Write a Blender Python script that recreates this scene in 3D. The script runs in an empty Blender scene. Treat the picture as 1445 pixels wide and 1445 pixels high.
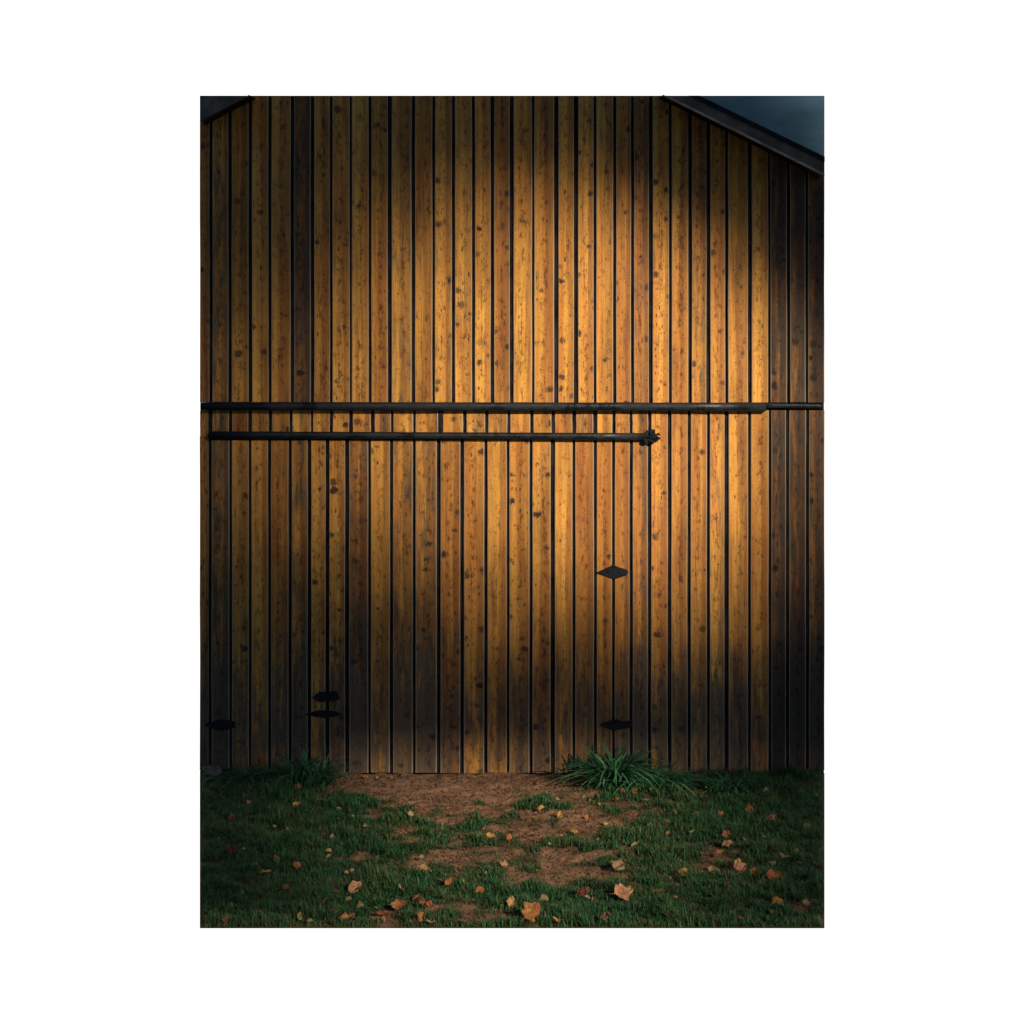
import bpy, bmesh, math, random
import numpy as np
from mathutils import Vector, Matrix

S = bpy.context.scene
COL = S.collection
R = math.radians
random.seed(7)
rng = np.random.default_rng(7)

# ------------------------------------------------------------------ scale
# 1 m on the barn front (plane y = 0) is 150 px of the photograph; z = 0 is the foot of the barn.
PX = 150.0
CAM_D, CAM_H = 22.0, 5.0
def P(px, py, y=0.0):
    "measured photo position -> point at depth y"
    k = (CAM_D + y) / CAM_D / PX
    return Vector(((px - 722.5) * k, y, CAM_H + (340.0 - py) * k + 0.0133 * 0))
def G(px, py):
    "measured photo position -> point on the flat ground"
    d = CAM_D * 750.0 / (py - 340.0)
    return Vector(((px - 722.5) / PX * d / CAM_D, d - CAM_D, 0.0))
def XW(px): return (px - 722.5) / PX
def ZW(py): return CAM_H + (340.0 - py) / PX
XL, XR = XW(282), XW(1163.5)
Y_FRONT = G(722, 1310).y

# ------------------------------------------------------------------ sun
AZ, EL = R(30), R(24)
TO_SUN = Vector((math.sin(AZ) * math.cos(EL), -math.cos(AZ) * math.cos(EL), math.sin(EL)))

# ------------------------------------------------------------------ helpers
def tag(o, label=None, cat=None, group=None, kind=None):
    if label: o['label'] = label
    if cat: o['category'] = cat
    if group: o['group'] = group
    if kind: o['kind'] = kind
    return o
def link(name, me, mat=None, parent=None):
    o = bpy.data.objects.new(name, me)
    COL.objects.link(o)
    if mat: me.materials.append(mat)
    if parent: o.parent = parent
    return o
def empty(name, loc=(0, 0, 0)):
    o = bpy.data.objects.new(name, None)
    o.location = loc; COL.objects.link(o)
    return o
def pydata(name, v, f, mat, parent=None, smooth=False):
    me = bpy.data.meshes.new(name)
    me.from_pydata([tuple(p) for p in v], [], f); me.update()
    if smooth:
        for p in me.polygons: p.use_smooth = True
    return link(name, me, mat, parent)
def from_bm(name, bm, mat, parent=None, smooth=False):
    me = bpy.data.meshes.new(name)
    bmesh.ops.recalc_face_normals(bm, faces=bm.faces)
    bm.to_mesh(me); bm.free()
    if smooth:
        for p in me.polygons: p.use_smooth = True
    return link(name, me, mat, parent)
def bm_prism(bm, poly, y0, y1, bevel=0.0):
    "extrude an (x, z) outline from y0 (front) to y1 (back)"
    a = [bm.verts.new((x, y0, z)) for x, z in poly]
    b = [bm.verts.new((x, y1, z)) for x, z in poly]
    n = len(poly)
    fs = [bm.faces.new(a), bm.faces.new(b[::-1])]
    for i in range(n):
        fs.append(bm.faces.new((a[i], b[i], b[(i + 1) % n], a[(i + 1) % n])))
    if bevel:
        es = set(e for v in a for e in v.link_edges)
        bmesh.ops.bevel(bm, geom=list(es), offset=bevel, segments=2, affect='EDGES', profile=0.6)
def bm_tube(bm, pts, rad, n=10, caps=True):
    rings = []
    for i, p in enumerate(pts):
        p = Vector(p)
        t = (Vector(pts[min(i + 1, len(pts) - 1)]) - Vector(pts[max(i - 1, 0)])).normalized()
        u = t.cross(Vector((0.13, 1, 0.2))).normalized(); w = t.cross(u)
        r = rad[i] if isinstance(rad, (list, tuple)) else rad
        rings.append([bm.verts.new(p + u * math.cos(2 * math.pi * k / n) * r + w * math.sin(2 * math.pi * k / n) * r) for k in range(n)])
    for a, b in zip(rings, rings[1:]):
        for k in range(n): bm.faces.new((a[k], a[(k + 1) % n], b[(k + 1) % n], b[k]))
    if caps: bm.faces.new(rings[0][::-1]); bm.faces.new(rings[-1])
# value noise in numpy
_T = rng.random((256, 256))
def vnoise(x, y):
    x = np.asarray(x, float); y = np.asarray(y, float)
    xi = np.floor(x).astype(int); yi = np.floor(y).astype(int)
    fx = x - xi; fy = y - yi
    fx = fx * fx * (3 - 2 * fx); fy = fy * fy * (3 - 2 * fy)
    g = lambda a, b: _T[a % 256, b % 256]
    return (g(xi, yi) * (1 - fx) + g(xi + 1, yi) * fx) * (1 - fy) + (g(xi, yi + 1) * (1 - fx) + g(xi + 1, yi + 1) * fx) * fy
def fbm(x, y, o=3):
    s = 0; a = 0.5; t = 0
    for k in range(o):
        s = s + a * vnoise(x * 2 ** k + 17.3 * k, y * 2 ** k + 5.1 * k); t += a; a *= .5
    return s / t
def bilerp(xs, ys, tab, x, y):
    xs = np.array(xs, float); ys = np.array(ys, float); tab = np.array(tab, float)
    x = np.clip(x, xs[0], xs[-1]); y = np.clip(y, ys[0], ys[-1])
    i = np.clip(np.searchsorted(xs, x) - 1, 0, len(xs) - 2); j = np.clip(np.searchsorted(ys, y) - 1, 0, len(ys) - 2)
    fx = (x - xs[i]) / (xs[i + 1] - xs[i]); fy = (y - ys[j]) / (ys[j + 1] - ys[j])
    return (tab[j, i] * (1 - fx) + tab[j, i + 1] * fx) * (1 - fy) + (tab[j + 1, i] * (1 - fx) + tab[j + 1, i + 1] * fx) * fy

# ------------------------------------------------------------------ materials
class NT:
    def __init__(s, name, rough=0.8, spec=0.2):
        s.m = bpy.data.materials.new(name); s.m.use_nodes = True
        s.t = s.m.node_tree; s.n = s.t.nodes
        s.b = s.n['Principled BSDF']
        s.b.inputs['Roughness'].default_value = rough
        s.b.inputs['Specular IOR Level'].default_value = spec
    def N(s, typ, **kw):
        n = s.n.new(typ)
        for k, v in kw.items(): setattr(n, k, v)
        return n
    def put(s, v, sock):
        if hasattr(v, 'is_linked') or isinstance(v, bpy.types.NodeSocket): s.t.links.new(v, sock)
        else: sock.default_value = v
    def math(s, op, a, b=0.0, c=None, clamp=False):
        n = s.N('ShaderNodeMath', operation=op); n.use_clamp = clamp
        s.put(a, n.inputs[0]); s.put(b, n.inputs[1])
        if c is not None: s.put(c, n.inputs[2])
        return n.outputs[0]
    def ramp(s, f, lo, hi, smooth=True):
        n = s.N('ShaderNodeMapRange', interpolation_type='SMOOTHSTEP' if smooth else 'LINEAR')
        s.put(f, n.inputs[0]); n.inputs[1].default_value = lo; n.inputs[2].default_value = hi
        return n.outputs[0]
    def mix(s, f, a, b, mode='MIX'):
        n = s.N('ShaderNodeMix', data_type='RGBA', blend_type=mode)
        s.put(f, n.inputs[0])
        for v, k in ((a, 6), (b, 7)):
            if isinstance(v, (tuple, list)): n.inputs[k].default_value = (*v[:3], 1)
            else: s.t.links.new(v, n.inputs[k])
        return n.outputs[2]
    def noise(s, vec, scale, detail=3, rough=.55):
        n = s.N('ShaderNodeTexNoise'); s.t.links.new(vec, n.inputs['Vector'])
        n.inputs['Scale'].default_value = scale; n.inputs['Detail'].default_value = detail
        n.inputs['Roughness'].default_value = rough
        return n.outputs[0]
    def xyz(s, x, y, z):
        n = s.N('ShaderNodeCombineXYZ')
        for v, k in ((x, 0), (y, 1), (z, 2)): s.put(v, n.inputs[k])
        return n.outputs[0]
    def color(s, c):
        if isinstance(c, (tuple, list)): s.b.inputs['Base Color'].default_value = (*c[:3], 1)
        else: s.t.links.new(c, s.b.inputs['Base Color'])
    def bump(s, h, strength=.3, dist=.01):
        n = s.N('ShaderNodeBump'); n.inputs['Strength'].default_value = strength; n.inputs['Distance'].default_value = dist
        s.t.links.new(h, n.inputs['Height']); s.t.links.new(n.outputs[0], s.b.inputs['Normal'])

def wood_material():
    w = NT('weathered_larch_boards', .6, .3)
    uv = w.N('ShaderNodeUVMap', uv_map='board').outputs[0]
    sp = w.N('ShaderNodeSeparateXYZ'); w.t.links.new(uv, sp.inputs[0])
    u, v = sp.outputs[0], sp.outputs[1]            # u 0..1 across the board, v = height in m
    at = w.N('ShaderNodeAttribute', attribute_name='board_id')
    sa = w.N('ShaderNodeSeparateColor'); w.t.links.new(at.outputs[0], sa.inputs[0])
    rnd, tone, wear = sa.outputs[0], sa.outputs[1], sa.outputs[2]
    ro = w.math('MULTIPLY', rnd, 91.7)
    ux = w.math('MULTIPLY', u, .16)
    grain_v = w.xyz(w.math('ADD', w.math('MULTIPLY', ux, 60.0), ro), ro, w.math('MULTIPLY', v, 1.3))
    grain = w.noise(grain_v, 1.0, 4, .6)
    streak = w.noise(w.xyz(w.math('ADD', w.math('MULTIPLY', ux, 16.0), ro), ro, w.math('MULTIPLY', v, .55)), 1.0, 3)
    blot = w.noise(w.xyz(w.math('ADD', w.math('MULTIPLY', ux, 9.0), ro), ro, w.math('MULTIPLY', v, 3.2)), 1.0, 4, .6)
    c = w.mix(w.ramp(streak, .32, .70), (.98, .45, .064), (.76, .265, .038))
    c = w.mix(w.math('MULTIPLY', w.ramp(grain, .45, .75), .5), c, (.46, .17, .035))
    c = w.mix(w.math('MULTIPLY', w.ramp(blot, .52, .76), .55), c, (.66, .22, .04))
    # board tone
    c = w.mix(w.ramp(tone, .0, 1.0, False), c, w.mix(1.0, c, (.56, .46, .42), 'MULTIPLY'))
    # half of each board darker
    off = w.math('ADD', u, w.math('MULTIPLY', w.math('SUBTRACT', streak, .5), .7))
    half = w.ramp(w.math('ADD', off, w.math('MULTIPLY', w.math('SUBTRACT', rnd, .5), .35)), .44, .60)
    c = w.mix(w.math('MULTIPLY', half, w.math('ADD', .52, w.math('MULTIPLY', wear, .45)), clamp=True), c, w.mix(1.0, c, (.46, .42, .42), 'MULTIPLY'))
    # grime: mottled dark green-grey, heavier on worn boards; the extra towards the foot is painted shade
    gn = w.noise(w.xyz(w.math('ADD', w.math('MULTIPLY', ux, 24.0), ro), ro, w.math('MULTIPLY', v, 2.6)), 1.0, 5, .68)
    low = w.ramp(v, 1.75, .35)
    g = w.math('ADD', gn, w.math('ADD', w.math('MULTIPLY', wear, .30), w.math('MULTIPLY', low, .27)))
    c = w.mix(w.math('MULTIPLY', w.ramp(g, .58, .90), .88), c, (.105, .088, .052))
    # dark drip lines running down from knots and nail heads
    dr = w.noise(w.xyz(w.math('ADD', w.math('MULTIPLY', ux, 75.0), ro), w.math('ADD', ro, 3.3), w.math('MULTIPLY', v, 1.9)), 1.0, 3, .6)
    c = w.mix(w.math('MULTIPLY', w.ramp(dr, .58, .70), .68), c, (.11, .06, .025))
    # mottling: round-ish smudges, crowded in a band along the heart of the board
    mo = w.noise(w.xyz(w.math('ADD', w.math('MULTIPLY', ux, 26.0), ro), ro, w.math('MULTIPLY', v, 13.0)), 1.0, 6, .7)
    band = w.ramp(w.math('ABSOLUTE', w.math('SUBTRACT', u, w.math('ADD', .42, w.math('MULTIPLY', rnd, .25)))), .34, .02)
    mm = w.math('ADD', mo, w.math('MULTIPLY', band, w.math('MULTIPLY', streak, .16)))
    c = w.mix(w.math('MULTIPLY', w.ramp(mm, .56, .74), .85), c, w.mix(1.0, c, (.24, .20, .20), 'MULTIPLY'))
    mo2 = w.noise(w.xyz(w.math('ADD', w.math('MULTIPLY', ux, 110.0), ro), ro, w.math('MULTIPLY', v, 60.0)), 1.0, 3, .6)
    c = w.mix(w.math('MULTIPLY', w.ramp(w.math('ADD', mo2, w.math('MULTIPLY', w.math('SUBTRACT', mo, .5), .5)), .54, .70), .5), c, w.mix(1.0, c, (.25, .2, .2), 'MULTIPLY'))
    c = w.mix(w.math('MULTIPLY', w.ramp(mo2, .48, .30), .35), c, w.mix(1.0, c, (1.35, 1.38, 1.4), 'MULTIPLY'))
    st = w.noise(w.xyz(w.math('ADD', w.math('MULTIPLY', ux, 7.0), ro), w.math('ADD', ro, 7.7), w.math('MULTIPLY', v, 1.1)), 1.0, 4, .6)
    c = w.mix(w.math('MULTIPLY', w.ramp(st, .46, .74), .62), c, w.mix(1.0, c, (.42, .38, .36), 'MULTIPLY'))
    # fine pores
    fp = w.noise(w.xyz(w.math('ADD', w.math('MULTIPLY', ux, 260.0), ro), ro, w.math('MULTIPLY', v, 70.0)), 1.0, 2)
    c = w.mix(w.math('MULTIPLY', w.ramp(fp, .56, .74), .4), c, (.15, .06, .018))
    # knots
    vo = w.N('ShaderNodeTexVoronoi', feature='F1'); vo.inputs['Scale'].default_value = 1.0
    w.t.links.new(w.xyz(w.math('ADD', w.math('MULTIPLY', ux, 7.0), ro), ro, w.math('MULTIPLY', v, 8.2)), vo.inputs['Vector'])
    wob = w.math('ADD', vo.outputs['Distance'], w.math('ADD', w.math('MULTIPLY', w.math('SUBTRACT', mo2, .5), .45), w.math('MULTIPLY', w.math('SUBTRACT', mo, .5), .8)))
    vc = w.N('ShaderNodeSeparateColor'); w.t.links.new(vo.outputs['Color'], vc.inputs[0])
    size = w.math('MULTIPLY', vc.outputs[0], .27)
    kn = w.math('SUBTRACT', size, wob)
    c = w.mix(w.math('MULTIPLY', w.ramp(kn, -.07, .05), w.math('MULTIPLY', w.ramp(vc.outputs[1], .5, .56), w.math('ADD', .72, w.math('MULTIPLY', vc.outputs[2], .28)))), c, (.030, .017, .011))
    # small specks
    vs = w.N('ShaderNodeTexVoronoi', feature='F1'); vs.inputs['Scale'].default_value = 1.0
    w.t.links.new(w.xyz(w.math('ADD', w.math('MULTIPLY', ux, 34.0), ro), ro, w.math('MULTIPLY', v, 13.0)), vs.inputs['Vector'])
    vsc = w.N('ShaderNodeSeparateColor'); w.t.links.new(vs.outputs['Color'], vsc.inputs[0])
    sk = w.math('SUBTRACT', w.math('MULTIPLY', vsc.outputs[0], .3), w.math('ADD', vs.outputs['Distance'], w.math('MULTIPLY', w.math('SUBTRACT', gn, .5), .3)))
    c = w.mix(w.math('MULTIPLY', w.ramp(sk, -.06, .05), w.math('MULTIPLY', w.ramp(vsc.outputs[1], .40, .5), w.math('ADD', .3, w.math('MULTIPLY', vsc.outputs[2], .6)))), c, (.075, .03, .012))
    c = w.mix(w.ramp(wear, .72, .98), c, w.mix(1.0, c, (.50, .46, .46), 'MULTIPLY'))
    # pale arrises: edge highlight painted into the colour
    e = w.ramp(w.math('ABSOLUTE', w.math('SUBTRACT', u, .5)), .425, .465)
    c = w.mix(w.math('MULTIPLY', e, .6), c, (.52, .38, .22))
    w.color(c)
    w.bump(w.math('ADD', w.math('MULTIPLY', grain, .6), w.math('MULTIPLY', fp, .5)), .35, .004)
    return w.m
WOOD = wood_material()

def simple(name, col, rough=.8, spec=.2, var=.3, scale=8.0, metal=0, bump=0.0):
    w = NT(name, rough, spec)
    g = w.N('ShaderNodeTexCoord').outputs['Object']
    n = w.noise(g, scale, 4, .6)
    c = w.mix(w.ramp(n, .3, .7), tuple(x * (1 - var) for x in col), tuple(min(1, x * (1 + var)) for x in col))
    w.color(c); w.b.inputs['Metallic'].default_value = metal
    if bump: w.bump(n, bump, .01)
    return w.m
DARK = simple('dark_wall_cavity', (.020, .016, .014), .95, .05, .6, 4)
IRON = simple('black_painted_iron', (.006, .007, .0075), .6, .3, .4, 25, bump=.3)
def rail_material():
    w = NT('dark_steel_rail', .5, .35)
    g = w.N('ShaderNodeTexCoord').outputs['Object']
    a = w.noise(g, 3.5, 5, .7); b = w.noise(g, 40, 4, .7)
    c = w.mix(w.ramp(a, .4, .65), (.007, .0095, .010), (.016, .017, .015))
    c = w.mix(w.math('MULTIPLY', w.ramp(b, .58, .72), .6), c, (.045, .024, .012))
    w.color(c); w.bump(b, .5, .006)
    w.t.links.new(w.ramp(a, .2, .8), w.b.inputs['Roughness'])
    return w.m
RAILM = rail_material()
FASCIA = simple('dark_stained_timber', (.15, .12, .085), .8, .15, .35, 5)
LIP = simple('worn_timber_edge', (.42, .32, .21), .8, .15, .35, 9)
SOFFIT = simple('dark_soffit_boards', (.02, .019, .018), .9, .1)  # even dark wood colour
ROOFT = simple('roof_felt', (.02, .022, .024), .9, .1)
PLINTH = simple('damp_concrete', (.13, .105, .085), .95, .1, .35, 14, bump=.4)
STONE = simple('lichen_stone', (.24, .19, .12), .95, .1, .5, 20, bump=.5)
def vcol_material(name, rough=.7, spec=.2, trans=0.0, var=.25, scale=60):
    w = NT(name, rough, spec)
    a = w.N('ShaderNodeAttribute', attribute_name='tint').outputs[0]
    g = w.N('ShaderNodeTexCoord').outputs['Object']
    n = w.noise(g, scale, 3)
    c = w.mix(w.math('MULTIPLY', w.ramp(n, .35, .7), var * 2), a, w.mix(1.0, a, (.45, .4, .38), 'MULTIPLY'))
    w.color(c)
    if trans:
        t = w.N('ShaderNodeBsdfTranslucent'); w.t.links.new(c, t.inputs[0])
        mx = w.N('ShaderNodeMixShader'); mx.inputs[0].default_value = trans
        w.t.links.new(w.b.outputs[0], mx.inputs[1]); w.t.links.new(t.outputs[0], mx.inputs[2])
        w.t.links.new(mx.outputs[0], w.n['Material Output'].inputs['Surface'])
    return w.m
GRASSM = vcol_material('grass_blades', .6, .25, .25, .1)
PLANTM = vcol_material('strap_leaves', .45, .4, .2, .15, 25)
LEAFM = vcol_material('autumn_leaf', .65, .25, .25, .35, 45)
def dirt_material():
    w = NT('trodden_earth', .95, .1)
    g = w.N('ShaderNodeTexCoord').outputs['Object']
    a = w.noise(g, 2.2, 4, .6); b = w.noise(g, 26, 5, .7); d = w.noise(g, 120, 3, .6)
    c = w.mix(w.ramp(a, .35, .65), (.47, .235, .115), (.35, .175, .085))
    c = w.mix(w.math('MULTIPLY', w.ramp(b, .45, .72), .65), c, (.17, .09, .05))
    c = w.mix(w.math('MULTIPLY', w.ramp(d, .55, .75), .6), c, (.54, .33, .18))
    at = w.N('ShaderNodeAttribute', attribute_name='tint').outputs[0]
    c = w.mix(1.0, c, at, 'MULTIPLY')
    w.color(c); w.bump(w.math('ADD', w.math('MULTIPLY', b, .8), w.math('MULTIPLY', d, .4)), .8, .03)
    return w.m
DIRT = dirt_material()
def sky_material():
    w = NT('evening_cloud', 1.0, 0.0)
    g = w.N('ShaderNodeTexCoord').outputs['Object']
    mp = w.N('ShaderNodeMapping'); w.t.links.new(g, mp.inputs[0]); mp.inputs['Rotation'].default_value = (0, R(-25), 0); mp.inputs['Scale'].default_value = (.8, 1, 2.6)
    n = w.noise(mp.outputs[0], 1.1, 4, .5)
    w.color(w.mix(w.ramp(n, .3, .7), (.042, .088, .115), (.085, .155, .195)))
    return w.m
SKYM = sky_material()
WHITE = simple('white_paint', (.94, .94, .94), .9, 0.0, .004, 3)

# ------------------------------------------------------------------ the barn
barn = tag(empty('barn', (0, 0, 0)), 'timber barn front of vertical golden brown boards with dark sliding rails', 'barn')

def board_mesh(name, gaps, zfun0, zfun1, parent, gapw=4.4, wear_of=None, y0=0.0, seed=0):
    "vertical boards between measured gaps as one cladding mesh"
    r = random.Random(seed)
    me = bpy.data.meshes.new(name)
    V, F, UV, C = [], [], [], []
    for i in range(len(gaps) - 1):
        ga = gapw * r.uniform(.55, 1.35) * .5; gb = gapw * r.uniform(.55, 1.35) * .5
        xa = gaps[i] + (ga if i or name_is_inner(gaps[i]) else 0); xb = gaps[i + 1] - (gb if i < len(gaps) - 2 or name_is_inner(gaps[i + 1]) else 0)
        xa, xb = XW(xa), XW(xb)
        w = xb - xa; yj = y0 + r.uniform(-.004, .004); tilt = r.uniform(-.004, .004)
        prof = [(0, .024), (0, .005), (.035, 0), (.5, -.0012), (.965, 0), (1, .005), (1, .024)]
        z0a, z0b = zfun0(xa), zfun0(xb)
        nz = 7
        wob = [r.uniform(-.0018, .0018) for _ in range(nz)]
        rid, tone = r.random(), r.random() ** 1.4 * .9
        wear = min(1, max(0, (wear_of((gaps[i] + gaps[i + 1]) / 2) if wear_of else 0) + (r.uniform(-.1, .22) if r.random() < .75 else r.uniform(.25, .6))))
        base = len(V); nj = r.uniform(-.008, .004)
        for k in range(nz):
            t = k / (nz - 1)
            for (u, dy) in prof:
                x = xa + u * w
                za, zb = zfun0(x) + nj, zfun1(x)
                z = za + (zb - za) * t
                V.append((x + wob[k], yj + dy + tilt * (u - .5) * 2, z)); UV.append((u, z)); C.append((rid, tone, wear, 1))
        m = len(prof)
        for k in range(nz - 1):
            for j in range(m - 1):
                F.append((base + k * m + j, base + k * m + j + 1, base + (k + 1) * m + j + 1, base + (k + 1) * m + j))
        F.append(tuple(base + j for j in range(m))[::-1]); F.append(tuple(base + (nz - 1) * m + j for j in range(m)))
    me.from_pydata(V, [], F); me.update()
    uvl = me.uv_layers.new(name='board'); ca = me.color_attributes.new('board_id', 'FLOAT_COLOR', 'POINT')
    ca.data.foreach_set('color', np.array(C, 'f').ravel())
    li = np.zeros(len(me.loops), 'i'); me.loops.foreach_get('vertex_index', li)
    uvl.data.foreach_set('uv', np.array(UV, 'f')[li].ravel())
    return link(name, me, WOOD, parent)
def name_is_inner(px): return 283 < px < 1162

# roof lines
FY = -0.62
def seg(a, b): return lambda x: a.z + (b.z - a.z) * (x - a.x) / (b.x - a.x)
fa, fb = P(936, 135, FY), P(1163.5, 248, FY)          # lower edge of the right verge
fc, fd = P(987, 135, FY), P(1163.5, 221, FY)          # upper edge
la, lb = P(282, 171, FY), P(351, 135, FY)             # left verge, lower edge
lc, ld = P(282, 142, FY), P(296, 135, FY)
under_r = seg(fa, fb); under_l = seg(la, lb)
ZTOP = ZW(135)
def ztop(x):
    return min(ZTOP, under_r(x) + .07, under_l(x) + .07)

UP = [282, 298, 325, 352.7, 381, 412, 440.5, 467.6, 495, 522.5, 550, 583, 612, 640, 667.5, 694.5, 722, 752, 785, 812.7, 839.7, 866.5, 892, 918.4, 946, 973.5, 999.8, 1025.8, 1058, 1086, 1112, 1139, 1163.5]
MID = [282, 296.5, 325, 353, 381, 410, 440, 468, 495, 525.7, 553.4, 585, 620.5, 655.6, 687, 718, 750, 780.6, 810, 839.8, 866, 891, 917]
LOWD = [296, 326, 352.7, 381, 409.5, 436.3, 462, 489.8, 521, 552.6, 585, 618.5, 652.3, 686, 716.7, 748.4, 780, 809.7, 839.8, 866]
LOWR = [866, 890.6, 917, 945, 973, 999, 1025.5, 1057.5, 1086, 1112, 1139, 1163.5]
def wear(px):
    if px > 1086: return .92
    if 298 < px < 326: return .75
    if px < 330: return .35
    if 408 < px < 437: return .35
    return .08
def zb_low(x):
    px = 722.5 + x * PX
    return ZW(np.interp(px, [282, 470, 480, 990, 1163], [1086, 1088, 1090.5, 1090, 1086.5]))
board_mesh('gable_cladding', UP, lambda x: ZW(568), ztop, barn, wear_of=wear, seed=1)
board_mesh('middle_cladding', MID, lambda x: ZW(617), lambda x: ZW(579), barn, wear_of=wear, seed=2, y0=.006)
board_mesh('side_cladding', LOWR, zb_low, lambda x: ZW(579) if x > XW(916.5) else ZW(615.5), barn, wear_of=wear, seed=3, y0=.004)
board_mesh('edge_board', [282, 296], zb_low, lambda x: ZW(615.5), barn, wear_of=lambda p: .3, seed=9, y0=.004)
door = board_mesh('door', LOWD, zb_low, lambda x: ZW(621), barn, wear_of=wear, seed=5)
bm = bmesh.new()
xs = np.linspace(XL + .002, XR - .002, 30)
poly = [(XL + .002, ZW(1091)), (XR - .002, ZW(1091))] + [(x, ztop(x) - .006) for x in xs[::-1]]
bm_prism(bm, poly, .026, .16)
from_bm('wall_backing', bm, DARK, barn)
# plinth and sill along the foot
bm = bmesh.new(); bm_prism(bm, [(XW(282), -.10), (XR, -.10), (XR, ZW(1088.5)), (XW(282), ZW(1088.5))], .036, .2)
from_bm('sill', bm, DARK, barn)
bm = bmesh.new(); bm_prism(bm, [(XW(975), -.12), (XR * .9965, -.12), (XR * .9965, ZW(1091.5)), (XW(975), ZW(1091.5))], -.045, .03, .008)
from_bm('plinth', bm, PLINTH, barn)
# sliding rails
def rail(name, px0, px1, py0, py1, h, y, depth):
    bm = bmesh.new(); z0, z1 = ZW(py0), ZW(py1); hh = h / PX / 2
    pr = []
    for k in range(14):
        a = 2 * math.pi * k / 14
        pr.append((math.copysign(abs(math.cos(a)) ** .7, math.cos(a)) * depth, math.copysign(abs(math.sin(a)) ** .7, math.sin(a)) * hh))
    rings = []
    xs = np.linspace(XW(px0), XW(px1), 9)
    for i, x in enumerate(xs):
        zc = z0 + (z1 - z0) * i / 8
        rings.append([bm.verts.new((x, y + a, zc + b)) for a, b in pr])
    for a, b in zip(rings, rings[1:]):
        for k in range(14): bm.faces.new((a[k], a[(k + 1) % 14], b[(k + 1) % 14], b[k]))
    bm.faces.new(rings[0]); bm.faces.new(rings[-1][::-1])
    return from_bm(name, bm, RAILM, barn, True)
tag(rail('rail', 284.2, 1080, 572.6, 573.8, 12, -.045, .04), 'long upper sliding door rail across the whole front')
tag(rail('rail', 297, 912, 612.8, 615.4, 9.6, -.04, .034), 'shorter lower rail ending in a ragged bracket')
tag(rail('rail', 1080, 1161.6, 572, 573, 7, -.02, .02), 'thin rail end on the dark boards')
bm = bmesh.new(); bm_prism(bm, [(XW(619.5), ZW(609)), (XW(625.5), ZW(609)), (XW(625.5), ZW(579)), (XW(619.5), ZW(579))], -.012, .02, .002)
from_bm('hanger_strap', bm, IRON, barn)
bm = bmesh.new(); bm_prism(bm, [(XW(616.6), ZW(609)), (XW(617.6), ZW(609)), (XW(617.6), ZW(579)), (XW(616.6), ZW(579))], -.006, .02)
from_bm('edge_trim', bm, LIP, barn)
# ragged end bracket
bm = bmesh.new(); r = random.Random(4)
outl = []
for k in range(34):
    a = 2 * math.pi * k / 34
    rr = r.uniform(.62, 1.12)
    outl.append((XW(917) + math.cos(a) * 14 / PX * rr, ZW(615.5) + math.sin(a) * 10 / PX * rr))
bm_prism(bm, outl, -.055, -.004)
for k in range(46):
    a = r.uniform(0, 6.28); q = r.random() ** .5
    c = Vector((XW(917) + math.cos(a) * q * 13 / PX, -.06, ZW(615.5) + math.sin(a) * q * 9 / PX))
    m = Matrix.Translation(c) @ Matrix.Rotation(r.uniform(0, 3), 4, Vector((r.random(), r.random(), r.random())).normalized()) @ Matrix.Diagonal((r.uniform(.008, .02), r.uniform(.004, .02), r.uniform(.006, .012), 1))
    bmesh.ops.create_icosphere(bm, subdivisions=1, radius=1, matrix=m)
from_bm('end_bracket', bm, IRON, barn)
# hinges and latch, on the door
def plate(name, pts, mat, parent, y=-.014, pins=()):
    bm = bmesh.new(); bm_prism(bm, [(XW(a), ZW(b)) for a, b in pts], y, .004, .003)
    for a, b, rad in pins:
        bmesh.ops.create_icosphere(bm, subdivisions=2, radius=rad, matrix=Matrix.Translation((XW(a), y - .002, ZW(b))))
    return from_bm(name, bm, mat, parent)
plate('hinge', [(841, 808), (850, 804), (858, 800), (862, 799), (864, 796), (867.5, 796), (869, 799), (875, 801), (884, 803.5), (887, 807), (884, 812), (877, 813), (872, 815.5), (866, 816.5), (860, 815), (852, 811)], IRON, door, pins=((866, 800, .012), (873, 807, .01), (857, 807, .008)))
plate('hinge', [(846, 1022), (856, 1018), (864, 1015.5), (872, 1015), (876, 1017.5), (892, 1017), (893, 1026), (880, 1028), (868, 1030.5), (858, 1028), (850, 1025.5)], IRON, door, pins=((868, 1018, .012), (880, 1022, .01)))
plate('hinge', [(288, 1022), (300, 1018), (312, 1015), (320, 1016), (332, 1018), (332, 1026), (322, 1029), (310, 1031), (298, 1027)], IRON, door, pins=((312, 1018, .012),))
plate('hinge', [(429, 1008), (440, 1004.5), (449, 1002), (470, 1003), (478, 1005), (484, 1008), (474, 1010.5), (460, 1013), (445, 1011)], IRON, door, pins=((458, 1005, .01),))
plate('latch', [(441, 984), (447, 979), (455, 976), (463, 977.5), (472, 974.5), (477, 977), (479, 985), (474, 989), (466, 987), (456, 990), (448, 989)], IRON, door, y=-.03, pins=((468, 981, .014), (454, 982, .012)))

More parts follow.
